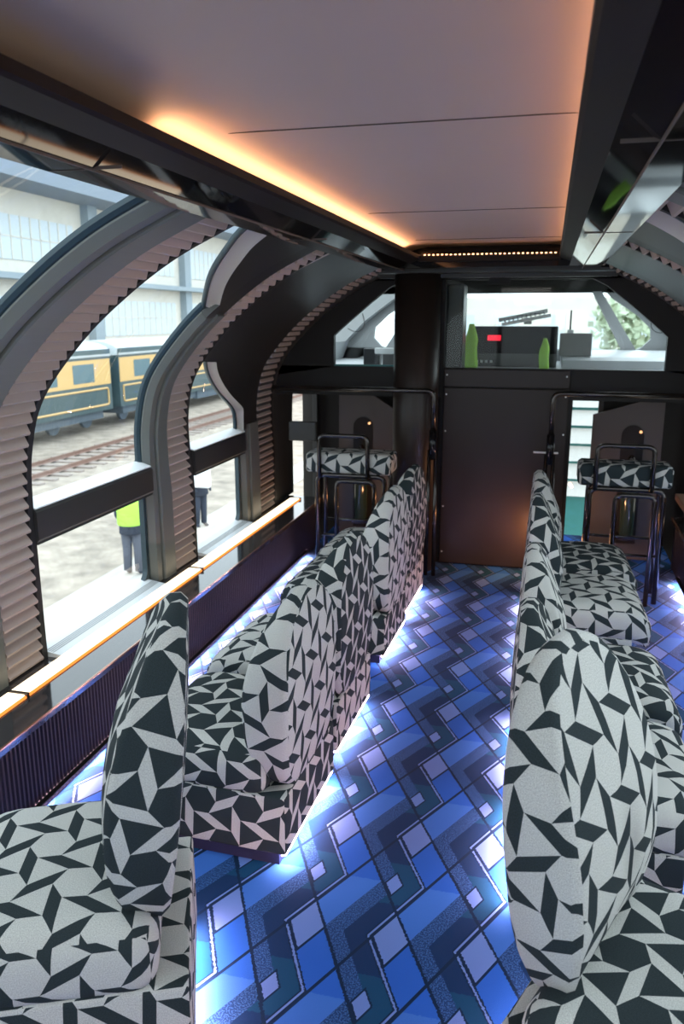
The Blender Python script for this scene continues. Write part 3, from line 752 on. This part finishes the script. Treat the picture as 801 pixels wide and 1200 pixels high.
def back_mesh(m, parent, seed, zb=.235, zt=.865, W=.53, tall=False):
    """egg-shaped back cushion: back face at x=0, front towards -x; boxing strip around the edge"""
    zc = zb+(zt-zb)*.50
    N = 72; out = []
    for k in range(N):
        a = 2*math.pi*k/N; ca, sa = math.cos(a), math.sin(a)
        if sa >= 0:
            e = 2.0/2.35; y = math.copysign(abs(ca)**e, ca)*W/2; z = zc+abs(sa)**e*(zt-zc)
        else:
            e = 2.0/4.2; t = abs(sa)**e; y = math.copysign(abs(ca)**e, ca)*(W/2)*(1-(.24 if tall else .06)*t*t); z = zc-t*(zc-zb)
        out.append(Vector((y, z)))
    arc = [0]
    for k in range(N): arc.append(arc[-1]+(out[(k+1) % N]-out[k]).length)
    cen = Vector((0, zc))
    def thick(z):            # leaf-like side profile
        t = (z-zb)/(zt-zb); return .050+.105*math.sin(math.pi*min(1, max(0, t))**.85)**.8
    def lean(z):
        t = (z-zb)/(zt-zb)
        return .012*math.sin(math.pi*t) + (.025*t-.050*(1-t) if tall else 0)
    r = .016
    rings = []    # (inset, x as fraction/side, kind)
    for f in (0.0, .35, .7, .9): rings.append(('b', f))
    rings += [('be', 0), ('be', 1), ('fe', 0), ('fe', 1)]
    for f in (.94, .8, .6, .35, 0.0): rings.append(('f', f))
    vs = []; info = []
    for kind, f in rings:
        for k in range(N):
            p = out[k]; T = thick(p.y); dirn = (cen-p).normalized()
            if kind == 'b': q = cen.lerp(p+dirn*r, f); x = .006*(1-f*f)+lean(q.y)
            elif kind == 'be': q = p+dirn*(r if f == 0 else 0); x = (0 if f == 0 else -r)+lean(q.y)
            elif kind == 'fe': q = p+dirn*(0 if f == 0 else r); x = (-(T-r) if f == 0 else -T)+lean(q.y)
            else:
                q = cen.lerp(p+dirn*r, f); x = -(thick(q.y)*(1-f**3)+T*f**3) - .022*(1-f*f)+lean(q.y)
            vs.append((x, q.x, q.y)); info.append((q.x, q.y))
    fs = []; uvs = []; R = len(rings); acc = {'b': 0, 'f': 0}
    for i in range(R-1):
        kinds = (rings[i][0], rings[i+1][0]); strip = kinds in (('be', 'fe'),) or (kinds == ('be', 'be')) or (kinds == ('fe', 'fe'))
        for k in range(N):
            q = (k+1) % N; ids = (i*N+k, i*N+q, (i+1)*N+q, (i+1)*N+k)
            fs.append(ids)
            if strip:
                a0, a1 = arc[k], arc[k+1]
                w0, w1 = vs[ids[0]][0], vs[ids[3]][0]
                uvs.append([(vs[ids[0]][0]+seed, a0), (vs[ids[1]][0]+seed, a1), (vs[ids[2]][0]+seed, a1), (vs[ids[3]][0]+seed, a0)])
            else:
                uvs.append([(info[j][0]+seed*2, info[j][1]+seed) for j in ids])
    fs.append(tuple(range(N))[::-1]); uvs.append([(info[j][0]+seed*2, info[j][1]+seed) for j in reversed(range(N))])
    b = (R-1)*N; fs.append(tuple(range(b, b+N))); uvs.append([(info[j][0]+seed*2, info[j][1]+seed) for j in range(b, b+N)])
    return mk('backrest', vs, fs, m, parent, True, uvs)
def seat(side, Y, rz, cush, back, base, label, group, seed, X=None, up=0.0, zb=.235, zt=.865, bw=.53):
    """local frame: x=0 is the aisle face of the seat, the sitter looks towards -x (left) ; mirrored on the right"""
    X = -.70 if X is None else X
    t = empty('lounge_seat', (X, Y, 0), rz)
    tag(t, label, 'seat', group)
    sg = 1 if side < 0 else -1
    # cushion
    def dc(q, p):
        z = q.z+.022*(1-(2*p.x/.46)**2)*(1-(2*p.y/SW)**4)*(1 if p.z > 0 else 0)
        fx = (p.x+.23)/.46
        drop = .030*max(0, 1-fx*4)**2
        return Vector((sg*(q.x-.315), q.y, z+.315-drop+up))
    v, f, u = rounded_slab(.50, SW-.006, .165, .055, 0, dc, (seed, seed*.7))
    mk('seat_cushion', v, f, cush, t, True, u)
    # upholstered base and back shell
    def db(q, p):
        return Vector((sg*(q.x-.240), q.y*(1.0), (q.z+.1025)*(1+up/.205)+.0475))
    v, f, u = rounded_slab(.48, SW-.02, .205, .012, 0, db, (seed+.2, seed))
    mk('seat_base', v, f, base, t, True, u)
    bo = back_mesh(back, t, seed, zb, zt, bw, up > 0)
    bo.location = (0, 0, 0)
    if sg < 0:
        for vv in bo.data.vertices: vv.co.x *= -1
    # plinth and under-seat light
    B().box(-.44 if sg > 0 else .03, -.03 if sg > 0 else .44, -SW/2+.03, SW/2-.03, 0, .048).done('plinth', M['plinth'], t)
    for xa, xb in ((-.004, -.018), (-.476, -.462)):
        B().prism([(sg*xa, .0455), (sg*xb, .0405), (sg*xb, .0455)], 1, -SW/2+.02, SW/2-.02).done('underseat_light', M['led_floor'], t)
    if side > 0:
        for c in t.children:
            me = c.data
            if c.name.startswith(('seat_', 'backrest')): me.flip_normals()
    return t
L, D = FAB_L, FAB_D
G1, G2 = 'patterned seats facing the left windows', 'patterned seats facing the right windows'
c2 = math.radians(-2.0)
seat(-1, 2.325, c2, D, L, D, 'left row seat with pale back, nearer of the pair beyond the turned seat', G1, .13)
seat(-1, 2.965, c2, L, D, L, 'left row seat with dark back, farther of the pair beyond the turned seat', G1, .41)
seat(-1, 3.90, c2, D, L, D, 'left row seat with pale back, nearer of the pair by the left stool', G1, .77)
seat(-1, 4.53, c2, L, D, L, 'left row seat with dark back, last before the left stool', G1, .29)
seat(-1, 1.535, math.radians(24), L, FAB_D2, L, 'nearest left seat turned to the camera, pale cushion and dark back', G1, .05, -.775, .05, .36, 1.09, .49)
seat(1, 2.325, -c2, L, D, D, 'right row seat directly behind the big turned seat, mostly hidden by it', G2, .55, -.035)
seat(1, 2.965, -c2, D, L, D, 'right row seat with dark cushion, second beyond the big turned seat', G2, .36, -.035)
seat(1, 3.90, -c2, L, D, L, 'right row seat with pale cushion, nearer of the pair by the right stool', G2, .22, -.035)
seat(1, 4.53, -c2, D, L, D, 'right row seat with dark cushion, last before the right stool', G2, .68, -.035)
seat(1, 1.535, math.radians(-24), D, L, D, 'nearest right seat turned to the camera, large pale back and dark cushion', G2, .91, .058, .05, .36, 1.09, .455)

# ------------------------------------------------------------------ stools and rails
def stool(x0, x1, fab, lab, sg):
    xm = (x0+x1)/2; hw = (x1-x0)/2
    t = empty('perch_stool', (xm, 5.02, 0)); tag(t, lab, 'stool', 'perch stools at the front end')
    v, f, u = rounded_slab(2*hw, .24, .135, .028, 0, lambda q, p: Vector((q.x, q.y, q.z+.785)), (.1*sg, .3))
    mk('seat_cushion', v, f, fab, t, True, u)
    for ys in (-.10, .10):
        B().tube([(-hw+.075, ys, 0), (-hw+.075, ys, .705), (hw-.045, ys, .705), (hw-.045, ys, 0)], .016, .05).done('leg_frame', M['steel'], t, True)
    B().tube([(-hw+.10, -.135, .70), (-hw+.10, -.135, .97), (-hw+.42, -.135, .97), (-hw+.42, -.135, .70)], .0145, .045).done('front_hoop', M['steel'], t, True)
    B().tube([(-hw+.22, -.155, .0), (-hw+.22, -.155, .68), (hw-.10, -.155, .68), (hw-.10, -.155, 0)], .0145, .045).done('inner_hoop', M['steel'], t, True)
    B().tube([(-hw+.08, -.10, .30), (hw-.05, -.10, .30)], .009).done('footrest', M['steel'], t, True)
    B().tube([(-hw+.08, .10, .36), (hw-.05, .10, .36)], .009).done('footrest', M['steel'], t, True)
    return t
stool(-1.50, -.93, FAB_L, 'high perch stool with pale patterned bar cushion, left of the round column', -1)
stool(.215, .755, FAB_D, 'high perch stool with dark patterned bar cushion beside the right ledge', 1)
def railing(xa, xb, lab):
    """xa: free end post, xb: end fixed to the side wall"""
    t = empty('grab_rail', (xa, 5.14, 0)); tag(t, lab, 'handrail', 'grab rails at the front end'); d = xb-xa
    B().tube([(d, 0, 1.245), (0, 0, 1.245), (0, 0, .99)], .017, .05).done('top_rail', M['steel'], t, True)
    B().tube([(0, 0, .99), (0, 0, .80)], .026).done('black_joint', M['gloss'], t, True)
    s = .022
    for dx in (-s, s): B().tube([(dx, 0, .86), (dx*1.2, 0, 0)], .014).done('post', M['steel'], t, True)
    return t
railing(-.700, -1.80, 'black tubular grab rail beside the round column, left of the centre door')
railing(.045, 1.05, 'black tubular grab rail right of the centre door')
lk = B().rbox(-1.66, -1.47, 5.05, 5.09, .90, 1.03, .008).done('latch_box', M['darkgrey']); tag(lk, 'dark grey bracket box on the wall left of the left stool', 'bracket')
wd = B().rbox(.80, 1.0, 4.35, 5.1, .62, .66, .006).done('wood_table', M['wood'])
tag(wd, 'small warm wooden shelf at the right edge beyond the seats', 'shelf')
B().box(.86, .99, 4.45, 5.0, .3601, .62).done('table_support', M['dark'], wd)

# ------------------------------------------------------------------ outside
GZ = -3.05
gr = B().box(-90, 60, -30, 140, GZ-.3, GZ).done('ground', M['gravel']); struct(gr); 
pth = B().box(-7.9, -7.0, -10, 90, GZ, GZ+.03).done('path', M['pathm']); struct(pth)
for i, X in enumerate((-16.0, -14.75)):
    r = B().prism([(X-.07, GZ+.063), (X+.07, GZ+.063), (X+.02, GZ+.09), (X+.035, GZ+.19), (X-.035, GZ+.19), (X-.02, GZ+.09)], 1, -5, 110).done('rail', M['rail'])
    tag(r, 'rusty running rail on the ballast, %s of the near track' % ('far one' if i == 0 else 'near one'), 'rail')
# ties of the near track
tie0 = None
for i in range(70):
    y = 8+i*.7
    if tie0 is None:
        tie0 = B().rbox(-1.25, 1.25, -.12, .12, 0, .06, .01).done('sleeper', M['sleeper']); o = tie0
    else: o = tie0.copy(); COL.objects.link(o)
    o.location = (-15.37, y, GZ+.001)
    tag(o, 'worn sleeper lying in the ballast between the two near rails', 'sleeper', 'sleepers of the near track')

def coach(y0, y1, label):
    X = -18.4; t = empty('railway_carriage', (X-1.4, (y0+y1)/2, GZ)); hl = (y1-y0)/2
    tag(t, label, 'carriage', 'vintage carriages on the next track')
    z = lambda v: v-GZ
    B().box(-1.4, 1.4, -hl, hl, z(-2.15), z(.12)).done('body', M['cgreen'], t)
    rf = B(); poly = []
    for k in range(13):
        a = math.pi*k/12; poly.append((1.45*math.cos(a), z(.12)+.62*math.sin(a)**.7 if math.sin(a) > 1e-6 else z(.12)))
    rf.prism(poly, 1, -hl, hl).done('roof', M['croof'], t, True)
    B().box(1.38, 1.43, -hl, hl, z(.12), z(.42)).done('letter_board', M['cgreen'], t)
    B().box(1.40, 1.415, -hl+.06, hl-.06, z(-1.05), z(.02)).done('yellow_band', M['cyel'], t)
    n = max(1, int((2*hl-1.2)/2.6)); st = (2*hl-1.6)/n
    for i in range(n):
        yc = -hl+.8+st*(i+.5)
        B().rbox(1.405, 1.425, yc-.78, yc+.78, z(-.90), z(-.14), .006).done('window', M['cwin'], t)
    # yellow lining round the lower panel
    a, b = -hl+.30, hl-.30
    B().tube([(1.41, a, z(-1.22)), (1.41, b, z(-1.22)), (1.41, b, z(-1.92)), (1.41, a, z(-1.92)), (1.41, a, z(-1.22))], .045, .14, 6).done('yellow_lining', M['cyel'], t)
    B().box(-1.1, 1.2, -hl+.5, hl-.5, z(-2.5), z(-2.15)).done('underframe', M['cund'], t)
    for e in (-1, 1):
        for k in (-1, 1):
            for q in (-1, 1):
                w_ = B().lathe([(.001, -.07), (.46, -.07), (.46, .07), (.001, .07)], (0, 0, 0), 20).done('wheel', M['cund'], t)
                w_.rotation_euler = (0, math.radians(90), 0); w_.location = (q*.75, e*(hl-2.4)+k*1.2, .64)
    B().rbox(1.0, 1.3, -1.6, 1.2, .45, .95, .03).done('battery_box', M['cund'], t)
    B().box(-1.0, 1.0, hl-.01, hl+.34, z(-2.0), z(.2)).done('gangway', M['cund'], t)
    return t
coach(11.2, 31.4, 'green and yellow carriage outside the left windows, nearer of the two')
coach(32.1, 52.0, 'green and yellow carriage outside the left windows, farther of the two')
# factory-like building far behind
bd = empty('industrial_building', (-32, 50, GZ)); tag(bd, 'long pale industrial building with steel columns behind the carriages', 'building')
z = lambda v: v-GZ
B().box(-4, 0, -45, 60, 0, z(11.0)).done('wall', M['plaster'], bd)
B().box(-4, 3.0, -45, 60, z(9.3), z(14.5)).done('roof_canopy', M['shed'], bd)
B().box(0, 1.2, -45, 60, z(4.0), z(4.35)).done('ledge', M['bluegrey'], bd)
for i in range(7):
    y = -43+i*15.2
    B().box(0, .6, y-.6, y+.6, 0, z(9.3)).done('column', M['bluegrey'], bd)
    for zz in (0.4, 5.2):
        wn = B().box(0, .08, y+1.6, y+13.4, z(zz), z(zz+2.6)).done('window', M['bwin'], bd)
        gm = B()
        for q in range(1, 12): gm.box(.08, .12, y+1.6+q, y+1.70+q, z(zz), z(zz+2.6))
        gm.box(.08, .12, y+1.6, y+13.4, z(zz+1.3), z(zz+1.38)); gm.done('glazing_bars', M['plaster'], wn)
# trees and a green shutter structure ahead of the train
def tree(x, y, h, r, label):
    t = empty('tree', (x, y, GZ)); tag(t, label, 'tree', 'trees ahead of the train')
    B().tube([(0, 0, 0), (.1, 0, h*.5), (0, .1, h*.75)], [.25, .18, .1], 0, 8).done('trunk', M['sleeper'], t)
    vs = []; fs = []; rnd = random.Random(int(x*10+y))
    for k in range(420):
        d = Vector((rnd.gauss(0, 1), rnd.gauss(0, 1), rnd.gauss(0, 1))).normalized()*(rnd.random()**.4)*r
        c = Vector((0, 0, h-r*.6))+Vector((d.x, d.y, d.z*.9)); s = r*.16
        a = Vector((rnd.gauss(0, 1), rnd.gauss(0, 1), rnd.gauss(0, 1))).normalized()*s; b_ = a.orthogonal().normalized()*s*.7
        n = len(vs); vs += [c-a, c+b_, c+a, c-b_]; fs.append((n, n+1, n+2, n+3))
    mk('foliage', vs, fs, M['foliage'], t)
tree(3.4, 40, 5.4, 1.6, 'pale hazy tree seen beyond the right side of the windscreen')
hb_ = empty('station_building', (8, 60, GZ)); tag(hb_, 'pale hazy low building far ahead through the windscreen', 'building')
B().box(-16, 8, 0, 6, 0, 6.2).done('wall', M['plaster'], hb_)
for i in range(7): B().box(-15+3.2*i, -13.4+3.2*i, -.08, 0, 2.6, 5.0).done('window', M['bwin'], hb_)
sh = empty('green_shutter_cabin', (.65, 8.7, GZ)); tag(sh, 'teal cabin with white louvres seen through the right vestibule door', 'cabin')
B().box(-.6, .6, 0, .6, 0, 4.25).done('cabin_body', M['teal'], sh)
for i in range(7):
    B().prism([(-.06, 2.90+.19*i), (-.015, 3.055+.19*i), (0, 3.055+.19*i), (0, 2.90+.19*i)], 0, -.5, .5).done('louvre', M['slat'], sh)
B().box(-.6, .6, -.04, 0, 1.2, 2.2).done('white_skirt', M['slat'], sh)

# ------------------------------------------------------------------ people outside
def person(loc, rz, torso_m, leg_m, label, vest=None, hgt=1.72, bag=False):
    t = empty('person', loc, rz); k = hgt/1.75
    tag(t, label, 'person')
    J = dict(pel=(0,0,.95), wai=(0,0,1.08), che=(0,0,1.32), nec=(0,.01,1.50), hed=(0,-.01,1.60), top=(0,-.01,1.72),
             lh=(-.09,0,.90), lk=(-.10,-.02,.50), la=(-.11,.02,.09), lt=(-.12,-.13,.04),
             rh=(.09,0,.90), rk=(.10,-.03,.50), ra=(.10,.0,.09), rt=(.11,-.15,.04),
             ls=(-.19,0,1.42), le=(-.25,.03,1.14), lw=(-.20,-.14,.96), lf=(-.18,-.20,.90),
             rs=(.19,0,1.42), re=(.25,.03,1.14), rw=(.20,-.14,.96), rf=(.18,-.20,.90))
    R = dict(pel=.15, wai=.14, che=.165, nec=.06, hed=.095, top=.085, lh=.095, lk=.062, la=.045, lt=.04, rh=.095, rk=.062, ra=.045, rt=.04,
             ls=.075, le=.05, lw=.035, lf=.03, rs=.075, re=.05, rw=.035, rf=.03)
    E = [('pel','wai'),('wai','che'),('che','nec'),('nec','hed'),('hed','top'),('pel','lh'),('lh','lk'),('lk','la'),('la','lt'),('pel','rh'),('rh','rk'),('rk','ra'),('ra','rt'),
         ('che','ls'),('ls','le'),('le','lw'),('lw','lf'),('che','rs'),('rs','re'),('re','rw'),('rw','rf')]
    names = list(J); idx = {n: i for i, n in enumerate(names)}
    me = bpy.data.meshes.new('body'); me.from_pydata([[c*k for c in J[n]] for n in names], [(idx[a], idx[b]) for a, b in E], [])
    o = bpy.data.objects.new('body', me); link(o, t); me.materials.append(torso_m)
    sk = o.modifiers.new('skin', 'SKIN')
    for i, n in enumerate(names):
        r = R[n]*k; me.skin_vertices[0].data[i].radius = (r, r*.8 if n in ('pel','wai','che') else r); me.skin_vertices[0].data[i].use_root = (n == 'pel')
    ss = o.modifiers.new('sub', 'SUBSURF'); ss.levels = 1; ss.render_levels = 2
    # trousers, coat skirt, vest, hair as clothing shells
    def shell(name, rings, m):
        B().lathe([(r*k, z_*k) for r, z_ in rings], (0, 0, 0), 20).done(name, m, t, True)
        t.children[-1].scale = (1, .72, 1)
    for s_ in (-1, 1):
        B().tube([(s_*.095*k, 0, .93*k), (s_*.10*k, -.02*k, .50*k), (s_*.105*k, .01*k, .10*k)], [.115*k, .085*k, .075*k], 0, 14).done('trouser_leg', leg_m, t, True)
    shell('coat', [(.17, .80), (.215, .82), (.205, 1.0), (.20, 1.2), (.225, 1.38), (.19, 1.47), (.07, 1.52)], torso_m)
    if vest: shell('hivis_vest', [(.235, .98), (.24, 1.0), (.235, 1.2), (.245, 1.36), (.21, 1.465), (.09, 1.525)], vest)
    B().lathe([(.001, 0), (.10*k, .02*k), (.108*k, .07*k), (.09*k, .14*k), (.001, .165*k)], (0, 0, 1.61*k), 18).done('hair', M['hair'], t, True)
    fa = B().lathe([(.001, -.13*k), (.05*k, -.12*k), (.085*k, -.05*k), (.09*k, .03*k), (.001, .08*k)], (0, -.022*k, 1.62*k), 18).done('face', M['skin'], t, True)
    ey = B()
    for s_ in (-1, 1): ey.rbox((s_*.035-.012)*k, (s_*.035+.012)*k, -.113*k, -.095*k, 1.61*k, 1.62*k, .003)
    ey.done('eyes', M['hair'], t); B().prism([(-.14*k, 1.575*k), (-.105*k, 1.575*k), (-.105*k, 1.61*k)], 0, -.012*k, .012*k).done('nose', M['skin'], t)
    B().rbox(-.022*k, .022*k, -.108*k, -.095*k, 1.545*k, 1.553*k, .003).done('mouth', M['rail'], t)
    return t
person((-7.38, 12.95, GZ), math.radians(190), M['clothes'], M['grey_cloth'], 'person seen from behind in a yellow-green safety vest and dark trousers', M['hivis'], 1.82)
person((-8.6, 15.6, GZ), math.radians(150), M['clothes'], M['clothes'], 'person in dark cap and navy clothes beyond the safety vest', M['hivis'], 1.72)
p3 = person((-7.65, 16.6, GZ), math.radians(60), M['clothes'], M['clothes'], 'person in dark clothes at the edge of the second left window', None, 1.70)
wb = B().rbox(-7.62, -7.22, 16.2, 16.35, GZ+1.02, GZ+1.50, .05).done('white_bag', M['bag']); tag(wb, 'white bag held by the person at the second left window', 'bag')
